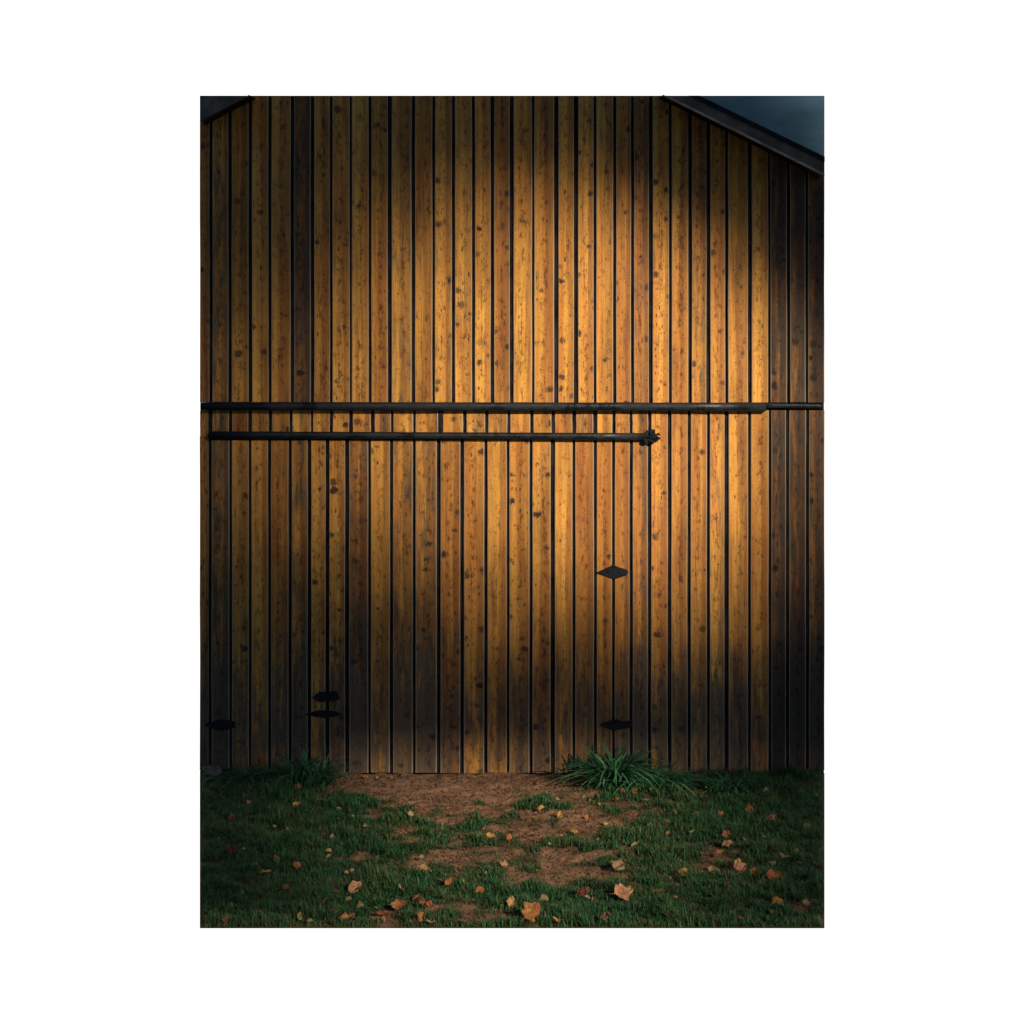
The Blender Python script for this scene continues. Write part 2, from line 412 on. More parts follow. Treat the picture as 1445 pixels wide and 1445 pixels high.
# roof: verge boards with overhang, soffit, covering
roof = empty('roof'); roof.parent = barn
def below(poly, zt):
    out = []
    for (a, b) in zip(poly, poly[1:] + poly[:1]):
        if a[1] <= zt: out.append(a)
        if (a[1] <= zt) != (b[1] <= zt):
            t = (zt - a[1]) / (b[1] - a[1]); out.append((a[0] + (b[0] - a[0]) * t, zt))
    return out
def quad_prism(name, poly, y0, y1, mat, parent, bevel=0):
    poly = below(poly, fa.z)
    bm = bmesh.new(); bm_prism(bm, poly, y0, y1, bevel)
    return from_bm(name, bm, mat, parent)
e = .0
xz = lambda v, dz=0: (v.x, v.z + dz)
lip = .022
quad_prism('verge_board', [xz(fa, lip), xz(fb, lip), xz(fd, -.05), (fc.x, fc.z), (fc.x - .104, fc.z)], FY, FY + .03, FASCIA, roof)
quad_prism('verge_cap', [xz(fd, -.047), xz(fd), xz(fc), (fc.x - .10, fc.z)], FY - .02, FY + .03, ROOFT, roof)
quad_prism('verge_lip', [xz(fa), xz(fb), xz(fb, lip - .002), (fa.x - .0001, fa.z + lip)], FY - .012, FY + .04, LIP, roof)
quad_prism('verge_board', [xz(la), xz(lb), xz(ld), xz(lc)], FY, FY + .03, FASCIA, roof)
def slope(name, a, b, ax, bx, dz, mat):
    v = [Vector((a.x, FY + .031, a.z + dz)), Vector((b.x, FY + .031, b.z + dz)), Vector((bx[0], .9, bx[1] + dz)), Vector((ax[0], .9, ax[1] + dz))]
    return pydata(name, v, [(0, 1, 2, 3)], mat, roof)
sl = (fb.z - fa.z) / (fb.x - fa.x)
xa_ = XW(936); xb_ = XR
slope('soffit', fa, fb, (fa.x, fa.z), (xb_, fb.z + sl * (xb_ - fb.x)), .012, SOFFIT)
slope('roof_covering', fc, fd, (fc.x, fc.z), (xb_, fd.z + sl * (xb_ - fd.x)), -.01, ROOFT)
sl2 = (lb.z - la.z) / (lb.x - la.x)
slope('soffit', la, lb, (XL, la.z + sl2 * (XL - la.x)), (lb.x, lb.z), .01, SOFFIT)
slope('roof_covering', lc, ld, (XL, lc.z + sl2 * (XL - lc.x)), (ld.x, ld.z), -.01, ROOFT)

# sky behind the roof
SY = 1.25
a, b, c, d = P(282, 135, SY), P(1163.5, 135, SY), P(1163.5, 300, SY), P(282, 300, SY)
tag(pydata('sky', [a, b, c, d], [(0, 1, 2, 3)], SKYM), kind='structure')

# white wall all round, far behind
v = [(-45, 30, -45), (45, 30, -45), (45, 30, 45), (-45, 30, 45)]
tag(pydata('white_wall', v, [(0, 1, 2, 3)], WHITE), 'plain bright white wall filling the background all around the barn', 'wall')

# ------------------------------------------------------------------ ground
def edge_x(y): return (CAM_D + y) / CAM_D
def bare(x, y):
    "0 = turf, 1 = bare earth"
    k = (CAM_D + y) / CAM_D
    px = 722.5 + x / k * PX
    py = 340 + 750 / k
    b = bilerp([282, 400, 470, 560, 650, 760, 860, 960, 1080, 1163],
               [1090, 1105, 1116, 1135, 1160, 1185, 1210, 1235, 1265, 1310],
               [[.0, .0, .8, 1.3, 1.3, 1.3, .8, .3, .25, .3],
                [-.2, -.2, .7, 1.3, 1.3, 1.25, .5, -.1, -.2, .0],
                [-.3, -.3, .3, 1.0, 1.0, .95, .35, -.1, -.3, -.2],
                [-.3, -.25, .1, .62, .52, .48, .52, .15, -.2, -.2],
                [-.3, -.1, .25, .5, .45, .5, .4, .1, -.2, -.3],
                [-.3, -.05, .1, .45, .55, .35, .2, .05, -.2, -.3],
                [-.4, -.1, .2, .22, .48, .5, .4, .12, -.2, -.3],
                [-.4, -.3, .0, .1, .25, .25, .25, .45, .0, -.3],
                [-.4, -.3, .0, .0, -.1, -.1, .05, .15, -.1, -.3],
                [-.4, -.3, -.1, -.1, -.1, -.1, -.1, -.1, -.2, -.3]], px, py)
    n = fbm(x * 1.9 + 3.7, y * 1.9 + 11.2, 3)
    return b - .01 + (n - .5) * 1.6 + (fbm(x * 6.5 + 9, y * 6.5, 2) - .5) * 1.15
nx, ny = 200, 190
gy = np.linspace(0.06, Y_FRONT, ny)
X = np.zeros((ny, nx)); Y = np.zeros((ny, nx))
for j, y in enumerate(gy):
    k = edge_x(y)
    X[j] = np.linspace(XL * k, XR * k, nx); Y[j] = y
B = bare(X, Y)
Z = (fbm(X * 5, Y * 5, 3) - .5) * .05 + (fbm(X * 18, Y * 18, 2) - .5) * .018 - np.clip(B - .4, 0, .5) * .03
Z *= np.clip((Y - Y_FRONT) / .4, 0, 1)
Z[0] -= .0
Vg = np.stack([X, Y, Z], -1).reshape(-1, 3)
Fg = [(j * nx + i, j * nx + i + 1, (j + 1) * nx + i + 1, (j + 1) * nx + i) for j in range(ny - 1) for i in range(nx - 1)]
me = bpy.data.meshes.new('ground'); me.from_pydata(Vg.tolist(), [], [f[::-1] for f in Fg]); me.update()
for p in me.polygons: p.use_smooth = True
ca = me.color_attributes.new('tint', 'FLOAT_COLOR', 'POINT')
t = np.clip((B - .15) / .5, 0, 1)[..., None]
cc = np.concatenate([np.array([.30, .36, .26]) * (1 - t) + np.array([1, 1, 1]) * t, np.ones_like(t)], -1)
ca.data.foreach_set('color', cc.astype('f').ravel())
ground = tag(link('ground', me, DIRT), kind='structure')
def zg(x, y):
    z = (fbm(x * 5, y * 5, 3) - .5) * .05 + (fbm(x * 18, y * 18, 2) - .5) * .018 - np.clip(bare(x, y) - .4, 0, .5) * .03
    return z * np.clip((np.asarray(y) - Y_FRONT) / .4, 0, 1)
# field behind the photographer, under the leaf gobo added to shade the barn
tag(pydata('field', [(-60, -9, -.3), (60, -9, -.3), (60, -120, -.3), (-60, -120, -.3)], [(0, 3, 2, 1)], simple('rough_pasture', (.04, .055, .022), .95, .1, .4, 2)), kind='structure')

# ------------------------------------------------------------------ blades (grass and plants share the maker)
def blades(name, base, height, width, lean, az, tint, mat, nseg=3, parent=None, droop=1.0):
    "curved tapering strips; every argument an array over blades"
    n = len(base)
    ts = np.linspace(0, 1, nseg + 1)
    d = np.stack([np.cos(az), np.sin(az), np.zeros(n)], -1)
    sdir = np.stack([-np.sin(az), np.cos(az), np.zeros(n)], -1)
    rows = []
    for t in ts:
        out = lean * height * (t ** 1.7)
        up = height * (t - droop * .55 * lean * t ** 3)
        c = base + d * out[:, None]; c = c + np.array([0, 0, 1.]) * up[:, None]
        w = width * (1 - t ** 1.6) * .5 * (0.75 + .5 * t)
        rows.append(np.stack([c - sdir * w[:, None], c + sdir * w[:, None]], 1))
    V = np.stack(rows, 1).reshape(n, -1, 3)            # n, (nseg+1)*2, 3
    m = V.shape[1]
    f = np.array([(2 * s, 2 * s + 1, 2 * s + 3, 2 * s + 2) for s in range(nseg)])
    F = (np.arange(n)[:, None, None] * m + f[None]).reshape(-1, 4)
    me = bpy.data.meshes.new(name)
    me.vertices.add(n * m); me.vertices.foreach_set('co', V.astype('f').ravel())
    me.loops.add(F.size); me.loops.foreach_set('vertex_index', F.astype('i').ravel())
    me.polygons.add(len(F)); me.polygons.foreach_set('loop_start', (np.arange(len(F)) * 4).astype('i')); 
    me.update(calc_edges=True); me.validate()
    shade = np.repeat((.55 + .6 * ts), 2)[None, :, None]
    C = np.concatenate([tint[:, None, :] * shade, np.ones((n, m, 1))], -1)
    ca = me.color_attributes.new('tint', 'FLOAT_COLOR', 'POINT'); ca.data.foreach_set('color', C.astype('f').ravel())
    return link(name, me, mat, parent)
def inside(x, y, m=0.0):
    k = (CAM_D + y) / CAM_D
    return (x > XL * k + m) & (x < XR * k - m) & (y > Y_FRONT + m * .3) & (y < .02)

N = 230000
y = rng.uniform(Y_FRONT + .02, -.03, N); k = (CAM_D + y) / CAM_D
x = rng.uniform(0, 1, N) * (XR - XL) * k + XL * k
b = bare(x, y)
cl = fbm(x * 7 + 40, y * 7, 2)
keep = rng.random(N) < np.clip((.50 - b) * 2.0, .06 * (b < 1.0), 1) * np.clip(.35 + cl * 1.1, 0, 1)
x, y, b, cl = x[keep], y[keep], b[keep], cl[keep]
n = len(x)
h = (.03 + .07 * rng.random(n) ** 1.3) * (.22 + 1.7 * cl ** 1.5) * (.6 + .8 * fbm(x * 2.6 + 3, y * 3.4, 2)) * np.clip(.5 + (.45 - b) * 1.2, .45, 1.15)
lean = rng.uniform(.1, .95, n); az = rng.uniform(0, 2 * np.pi, n)
ex = np.minimum(XR * (CAM_D + y) / CAM_D - x, x - XL * (CAM_D + y) / CAM_D)
ok = (ex > lean * h * np.abs(np.cos(az)) + .012) | (np.sign(np.cos(az)) != np.sign(x))
ok &= ex > .012
ok &= (y + np.sin(az) * lean * h > Y_FRONT + .005)
x, y, b, cl, h, lean, az = [q[ok] for q in (x, y, b, cl, h, lean, az)]
n = len(x)
tn = fbm(x * 3.1, y * 3.1 + 9, 2)[:, None]; rr = rng.random((n, 1))
tint = np.array([.038, .135, .044]) * (1 - tn) + np.array([.095, .19, .05]) * tn
tint = tint * (.6 + .8 * rng.random((n, 1)))
dry = (rr < .13 * (tn > .45) + .03 + .25 * np.clip(b[:, None], 0, 1))
tint = np.where(dry, np.array([.19, .125, .05]) * (.5 + .7 * rng.random((n, 1))), tint)
base = np.stack([x, y, zg(x, y) - .004], -1)
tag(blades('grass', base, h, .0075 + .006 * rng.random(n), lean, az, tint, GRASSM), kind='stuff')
print('blades', n)
# straw, bark and crumbs on the bare earth
N = 26000
y = rng.uniform(Y_FRONT + .1, -.06, N); k = (CAM_D + y) / CAM_D
x = rng.uniform(.02, .98, N) * (XR - XL) * k + XL * k
b = bare(x, y); keep = rng.random(N) < np.clip((b - .1) * 1.2, 0.02, .8)
x, y = x[keep], y[keep]; n = len(x)
pal = np.array([[.30, .19, .10], [.20, .11, .06], [.07, .045, .03], [.40, .28, .15]])
tint = pal[rng.integers(0, 4, n)] * (.7 + .5 * rng.random((n, 1)))
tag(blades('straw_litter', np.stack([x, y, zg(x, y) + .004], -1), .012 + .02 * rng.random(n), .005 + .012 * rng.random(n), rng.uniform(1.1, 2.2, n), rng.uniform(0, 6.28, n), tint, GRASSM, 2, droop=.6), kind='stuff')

# crumbled bits of leaf nobody could count
N = 420
y = rng.uniform(Y_FRONT + .12, -.1, N); k = (CAM_D + y) / CAM_D
x = rng.uniform(.03, .97, N) * (XR - XL) * k + XL * k
pal = np.array([[.50, .26, .10], [.36, .15, .06], [.55, .38, .17], [.22, .11, .05]])
tint = pal[rng.integers(0, 4, N)] * (.6 + .6 * rng.random((N, 1)))
tag(blades('leaf_scraps', np.stack([x, y, zg(x, y) + .012 + .02 * rng.random(N)], -1), .018 + .022 * rng.random(N), .014 + .02 * rng.random(N), rng.uniform(.6, 1.8, N), rng.uniform(0, 6.28, N), tint, GRASSM, 3, droop=.7), kind='stuff')

# ------------------------------------------------------------------ plants at the wall
def clump(name, label, cat, px, py, spread_px, height_px, nbl, width, lean, tints, seed, spread_y=.22, group=None, flat=0.0):
    r = np.random.default_rng(seed)
    c = G(px, py)
    root = tag(empty(name, c), label, cat, group)
    sx = spread_px / PX * (CAM_D + c.y) / CAM_D / 2
    bx = r.normal(0, sx * .42, nbl); by = r.normal(0, spread_y * .4, nbl)
    hh = 1.3 * height_px / PX * r.uniform(.55, 1.12, nbl) * np.exp(-(bx / sx) ** 2 * .5)
    az = np.arctan2(by + r.normal(0, .1, nbl), bx + r.normal(0, sx * .5, nbl))
    ln = r.uniform(lean[0], lean[1], nbl)
    t = np.array(tints)[r.integers(0, len(tints), nbl)] * r.uniform(.6, 1.35, (nbl, 1))
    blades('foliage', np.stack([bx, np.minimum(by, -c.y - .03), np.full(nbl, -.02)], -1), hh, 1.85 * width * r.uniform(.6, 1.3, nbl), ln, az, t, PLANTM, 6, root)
    return root
GR = [(.06, .21, .08), (.09, .28, .10), (.15, .36, .14), (.035, .12, .055)]
clump('strap_leaf_plant', 'tall green strap leaved plant arching against the boards right of the bare earth', 'plant', 866, 1108, 76, 58, 210, .022, (.5, 1.5), GR, 11)
clump('strap_leaf_plant', 'broad low strap leaved plant under the boards, right of the tallest plant', 'plant', 925, 1110, 110, 42, 150, .02, (.8, 1.9), GR, 12)
clump('strap_leaf_plant', 'small dark leafy plant trailing in front of the concrete plinth at right', 'plant', 1022, 1114, 100, 26, 110, .018, (.8, 1.7), [(.05, .18, .07), (.08, .24, .09)], 13)
clump('grass_tussock', 'tall grass tussock with stiff pale blades at the left end of the bare earth', 'grass tussock', 432, 1106, 92, 44, 300, .012, (.3, 1.3), GR, 14)
clump('grass_tussock', 'dark spreading grass tussock at the wall in the left corner', 'grass tussock', 360, 1104, 92, 30, 240, .012, (.6, 1.6), [(.06, .17, .065), (.09, .22, .08)], 15)
# stone at the left edge
bm = bmesh.new()
c = P(296, 1081, -.12)
outl = [(XL * .985 + .01, .0), (XW(313), .0), (XW(315), ZW(1082)), (XW(309), ZW(1078.5)), (XW(300), ZW(1079)), (XW(290), ZW(1077)), (XL * .985 + .01, ZW(1077.5))]
bm_prism(bm, outl, -.16, -.03, .012)
tag(from_bm('stone', bm, STONE), 'low flat pale stone lying against the wall at the left edge', 'stone')

# ------------------------------------------------------------------ fallen leaves
PAL = {'golden': (.72, .40, .10), 'pale': (.70, .50, .22), 'peach': (.78, .39, .17), 'orange': (.60, .24, .07), 'rust': (.40, .13, .05),
       'red': (.56, .19, .06), 'dark red': (.22, .05, .03), 'tan': (.50, .31, .14), 'brown': (.24, .12, .055), 'olive': (.36, .30, .09), 'lime': (.42, .44, .16)}
def leaf_mesh(L, kind, seed, col):
    r = random.Random(seed)
    nu, nv = 13, 9
    curl = r.uniform(.7, 2.1) * r.choice((1, 1, -1)); fold = r.uniform(.3, 1.1); wid = r.uniform(.55, .8)
    if kind == 'thin': wid = .26
    if kind == 'round': wid = .85; curl = r.uniform(.8, 1.4); fold = r.uniform(.5, .9)
    if kind == 'lobed': wid = 1.0; fold = r.uniform(.1, .35); curl = r.uniform(.3, .8)
    ph = [r.uniform(0, 6.28) for _ in range(4)]
    V, C = [], []
    for i in range(nu):
        t = i / (nu - 1)
        w = (math.sin(math.pi * min(1, t ** .8 * .97 + .02))) ** .75
        if kind == 'lobed': w *= .62 + .45 * abs(math.sin(t * math.pi * 2.6 + .3)) ** .8
        else: w *= 1 + .09 * math.sin(t * 14 + ph[0])
        for j in range(nv):
            s = (j / (nv - 1) - .5) * 2
            a = curl * (t - .45)
            rad = 1 / max(.15, abs(curl))
            xx = (math.sin(a) * rad if abs(curl) > .1 else t - .45)
            zz = (1 - math.cos(a)) * rad * (1 if curl > 0 else -1)
            ww = s * w * wid * .5 * (1 + .13 * math.sin(t * 10 + ph[3] + 2.2 * (s > 0)) * abs(s))
            f = fold * abs(s) ** 1.5 * w * wid * .5
            zz += f + .09 * math.sin(s * 3 + t * 7 + ph[1]) + .05 * math.sin(s * 7 + t * 11 + ph[2])
            ww *= math.cos(fold * .5)
            V.append((xx * L, ww * L, zz * L))
            q = .78 + .3 * r.random() - .25 * math.exp(-(s * 5) ** 2) * .6 - .22 * (abs(s) > .8) * r.random()
            C.append((col[0] * q, col[1] * q * (1 + .1 * math.sin(t * 5 + ph[3])), col[2] * q, 1))
    F = [(i * nv + j, i * nv + j + 1, (i + 1) * nv + j + 1, (i + 1) * nv + j) for i in range(nu - 1) for j in range(nv - 1)]
    me = bpy.data.meshes.new('fallen_leaf'); me.from_pydata(V, [], F); me.update()
    for p in me.polygons: p.use_smooth = True
    ca = me.color_attributes.new('tint', 'FLOAT_COLOR', 'POINT'); ca.data.foreach_set('color', np.array(C, 'f').ravel())
    return me
# px, py, length px, colour, kind, label, optional turn in degrees
LV = [
 (372,1113,9,'orange','','small orange leaf under the left edge of the pale bladed tussock'),
 (380,1109,6,'rust','','tiny rust leaf touching the small orange leaf at the tussock foot'),
 (421,1108,9,'red','round','round red orange leaf nestled in front of the pale bladed tussock'),
 (352,1131,9,'tan','','small tan leaf on dark grass left of the bright golden leaf'),
 (419,1134,14,'golden','','bright golden leaf lying alone on grass below the left tussock'),
 (381,1139,6,'tan','','tiny tan leaf midway between tan leaf and bright golden leaf'),
 (327,1152,11,'brown','','dim brown leaf on dark grass near the left edge'),
 (289,1146,7,'brown','','faint brown leaf right at the left picture edge'),
 (427,1153,8,'rust','thin','thin rust leaf standing in grass below the bright golden leaf'),
 (478,1140,8,'tan','','small tan leaf at left border of the bare earth'),
 (388,1165,7,'olive','','faint olive leaf in dark grass left of the small bare patch'),
 (470,1180,9,'pale','round','pale yellow rounded leaf on grass at left of the earth patches'),
 (455,1177,11,'rust','','rusty leaf just left of the pale yellow rounded leaf'),
 (308,1183,9,'olive','thin','dim olive thin leaf at far left, above the dark red leaf'),
 (327,1199,15,'dark red','','dark red curled leaf in shade near the left edge'),
 (344,1197,5,'pale','','tiny pale speck leaf right of the dark red curled leaf'),
 (346,1088,8,'tan','','tan leaf caught on the dark tussock in the left corner'),
 (499,1151,5,'lime','','tiny lime leaf left of the upper grass tuft beside earth'),
 (516,1095,9,'orange','','orange leaf against the wall foot at left of bare earth'),
 (533,1096,8,'tan','','tan leaf against the wall foot beside the orange one'),
 (580,1147,10,'pale','','pale cream leaf lying on the bare earth between grass tufts'),
 (515,1164,6,'pale','','tiny pale leaf below the green tuft left of the earth'),
 (596,1171,11,'golden','round','round golden leaf on a grass edge in the middle of earth patches'),
 (692,1179,17,'golden','','ragged golden leaf in centre beside a smaller orange leaf'),
 (718,1180,10,'orange','','orange leaf just right of the ragged golden centre leaf'),
 (595,1208,7,'lime','round','pale lime leaf on grass above the long peach leaf'),
 (795,1104,10,'rust','','rust leaf on earth at the left foot of the tallest plant'),
 (814,1107,11,'tan','thin','thin tan leaf under the tallest strap leaved plant'),
 (879,1115,9,'orange','round','left of two round orange leaves below the tallest plant'),
 (896,1115,10,'orange','round','right of two round orange leaves below the tallest plant'),
 (787,1127,8,'pale','thin','pale flat leaf at the right border of the bare earth strip'),
 (763,1139,10,'golden','','small golden leaf on grass tuft below the earth strip'),
 (790,1149,13,'golden','','upright pointed golden leaf right of centre', 80),
 (830,1152,11,'orange','','curled orange leaf right of the upright pointed golden leaf'),
 (855,1161,8,'pale','','small pale leaf at the lower edge of dry grass, right of centre'),
 (811,1173,13,'golden','','curled golden leaf with dark shadow side, below the upright leaf', -40),
 (793,1178,11,'pale','thin','flat pale leaf left of the curled golden shadowed leaf'),
 (763,1181,7,'tan','','small tan leaf at right end of the central grass tuft'),
 (838,1174,7,'tan','thin','thin tan leaf standing in grass right of the curled golden leaf'),
 (746,1158,9,'rust','','dull rust leaf on earth left of the upright pointed leaf'),
 (777,1190,7,'peach','','little peach leaf on earth below the flat pale leaf'),
 (927,1162,11,'red','','bright red orange leaf in grass right of the dry patch'),
 (917,1163,6,'pale','thin','tiny pale leaf touching the bright red orange leaf'),
 (896,1189,15,'tan','thin','bent tan leaf lying slantwise in grass right of centre', 35),
 (912,1128,9,'olive','thin','pale olive leaf below the broad low plant'),
 (872,1127,7,'rust','','small rust leaf below the pair of round orange leaves'),
 (968,1121,8,'golden','','small golden leaf in front of the broad low plant'),
 (1035,1129,10,'golden','thin','slim golden leaf in front of the small trailing plant'),
 (1081,1114,8,'pale','','pale leaf in the grass in front of the plinth'),
 (1131,1115,7,'tan','','dim tan leaf below the plinth near right edge'),
 (1153,1122,9,'olive','','olive yellow upright leaf at the right edge below the plinth', 90),
 (1017,1147,10,'orange','round','small bright orange round leaf on grass left of the bigger red one'),
 (1057,1141,12,'red','round','round red orange leaf on dark grass at right, upper row'),
 (954,1146,10,'orange','','left leaf of two small orange ones in one row right of dry grass'),
 (984,1148,10,'orange','','right leaf of two small orange ones in one row right of dry grass'),
 (1090,1152,15,'peach','','split peach leaf on dark grass near the right side'),
 (1073,1160,9,'olive','thin','thin upright yellowish leaf left below the split peach leaf', 85),
 (1139,1165,11,'tan','round','domed tan leaf in dark grass near the right edge'),
 (976,1172,11,'olive','thin','thin yellow leaf slanting in grass left of the bright orange pair', 20),
 (1025,1176,13,'orange','round','bright orange round leaf above the long peach curled leaf at right'),
 (1080,1181,13,'tan','thin','slanting thin tan leaf in dark grass at right', -40),
 (1148,1179,9,'brown','thin','dull brown flat leaf at the far right edge'),
 (1026,1190,19,'peach','','long curled peach leaf directly below the bright orange round leaf'),
 (943,1174,8,'orange','','little orange leaf left of the thin yellow leaf'),
 (942,1158,8,'red','','small red leaf just right of the bright red orange leaf'),
 (1016,1202,11,'orange','round','small orange leaf below the long curled peach leaf'),
 (1123,1199,9,'olive','','olive tan pointed leaf on dark grass at right'),
 (391,1211,16,'orange','','broad orange tan leaf at left, first of three close together'),
 (420,1220,12,'orange','round','squarish orange leaf right of the broad orange tan leaf'),
 (376,1230,15,'golden','thin','golden boat shaped leaf below the broad orange tan leaf'),
 (463,1208,9,'tan','','tan leaf under a pinkish one left of the earth patch'),
 (464,1200,9,'peach','','pinkish leaf above the tan leaf left of the earth patch'),
 (489,1230,7,'peach','','left of two tiny peach leaves above the big curled orange leaf'),
 (497,1227,7,'peach','','right of two tiny peach leaves above the big curled orange leaf'),
 (405,1251,13,'brown','','dark brown leaf sunk in the grass at lower left'),
 (501,1251,27,'peach','','big curled peach orange leaf at lower left centre', 50),
 (475,1257,22,'orange','thin','thin twisted orange leaf left of the big curled one', -15),
 (492,1267,10,'tan','','tan leaf under the big curled peach orange leaf'),
 (459,1272,14,'brown','thin','thin brown leaf slanting below the twisted orange leaf', 40),
 (472,1287,19,'rust','','triangular red brown leaf near the bottom left'),
 (486,1293,18,'orange','','orange crumpled leaf right of the triangular red brown leaf'),
 (497,1291,9,'rust','round','small rust leaf touching the orange crumpled leaf'),
 (423,1292,12,'olive','','olive tan pointed leaf at bottom left', 75),
 (437,1305,9,'tan','','dim tan leaf at the bottom edge on the left'),
 (365,1285,10,'brown','','faint brown leaf in the dark bottom left grass'),
 (320,1303,17,'brown','','wide dull brown leaf at the bottom edge far left'),
 (597,1225,26,'peach','','long peach leaf lying on grass left of centre', 0),
 (634,1243,19,'red','','curled red orange leaf right of the long peach leaf', 35),
 (656,1244,13,'olive','thin','thin yellow leaf between two red orange leaves', -50),
 (677,1255,16,'red','','crumpled red orange leaf with two bumps, left of centre'),
 (566,1253,14,'peach','thin','small peach leaf standing in grass below the long peach leaf', -60),
 (508,1277,13,'olive','','olive yellow leaf below the big curled peach leaf'),
 (562,1276,26,'orange','','long orange red leaf above the forked brown leaf', 5),
 (540,1287,28,'rust','thin','long flat brown orange leaf near the bottom, under the orange red leaf', -5),
 (542,1296,17,'tan','thin','upright brown leaf hanging from the long flat brown one', -80),
 (587,1265,17,'rust','thin','thin rust leaf slanting up right of the long orange red leaf', 50),
 (596,1273,14,'rust','','rust leaf below the slanting thin rust leaf', -40),
 (606,1275,10,'red','round','red orange leaf at the right end of the rust cluster'),
 (595,1302,18,'orange','','brown orange leaf cut by the bottom edge left of centre', 60),
 (582,1305,8,'rust','','tiny rust leaf left of the brown orange bottom edge leaf'),
 (608,1300,14,'tan','thin','thin tan leaf right of the brown orange bottom edge leaf'),
 (712,1218,12,'peach','','dull pinkish leaf on the earth in the centre'),
 (722,1272,19,'peach','round','bright upright peach leaf alone at the bottom centre', 95),
 (657,1306,10,'brown','','dim brown leaf at the bottom edge near centre'),
 (879,1259,31,'peach','lobed','biggest bright peach lobed leaf at the bottom right of centre', 15),
 (821,1258,17,'dark red','','dark red leaf with a tan side left of the biggest leaf', 30),
 (829,1265,9,'pale','','small pale yellow leaf touching the dark red leaf', -35),
 (768,1267,13,'tan','','tan leaf between the upright peach leaf and the dark red leaf'),
 (750,1297,32,'orange','lobed','large brown orange folded leaf at the bottom edge', 50),
 (787,1299,20,'orange','thin','pale orange bent leaf right of the large folded bottom leaf', -20),
 (873,1220,24,'tan','lobed','star shaped tan leaf lying flat on the bare earth right of centre', 70),
 (861,1208,9,'tan','thin','small tan leaf above the star shaped leaf', -60),
 (928,1256,22,'red','thin','red orange flat leaf right of the biggest peach leaf', 0),
 (854,1293,13,'brown','','brown upright leaf in grass below the biggest peach leaf', 80),
 (898,1273,7,'tan','','tiny tan leaf right below the biggest peach leaf'),
 (862,1242,7,'rust','','tiny rust leaf above the biggest peach leaf'),
 (966,1231,22,'golden','','crumpled golden leaf on bare earth at right', -25),
 (1006,1226,20,'tan','','brownish gold curled leaf right of the crumpled golden one', -20),
 (1044,1221,23,'peach','lobed','tall peach leaf with pointed top at right', 100),
 (1065,1230,14,'orange','round','lumpy orange pink leaf right of the tall pointed peach leaf', 80),
 (995,1204,17,'rust','thin','dark thin rust leaf above the brownish gold leaf'),
 (1092,1234,27,'red','','long red orange leaf in dark grass at lower right', -12),
 (1091,1217,9,'tan','round','small tan leaf above the long red orange leaf'),
 (1107,1207,21,'tan','thin','thin stalk like tan leaf slanting in dark grass at right', -20),
 (1128,1217,9,'lime','thin','pale green thin leaf in dark grass near the right edge', -20),
 (1154,1218,12,'rust','thin','rusty thin leaf cut close to the right edge', -35),
 (1148,1226,8,'brown','','dull brown speck leaf right of the pale green thin leaf'),
 (1027,1248,16,'dark red','thin','dim dark red leaf lying flat below the tall peach leaf'),
 (1097,1271,21,'orange','','wide rust orange leaf in dark grass at the bottom right'),
 (1137,1272,14,'tan','','tan leaf at the bottom right corner, right of the rust orange one'),
 (1090,1285,9,'brown','','small brown leaf below the wide rust orange leaf'),
 (1045,1294,19,'rust','thin','slim rust leaf near the bottom edge at right', -12),
 (954,1265,7,'peach','','tiny peach leaf in grass right of the red orange flat leaf'),
 (1155,1251,8,'brown','','barely visible brown leaf at the right edge, lower part'),
]
assert len(set(l[5] for l in LV)) == len(LV), [l[5] for l in LV if [m[5] for m in LV].count(l[5]) > 1]
STEMM = simple('leaf_stalk', (.30, .17, .08), .7, .2)
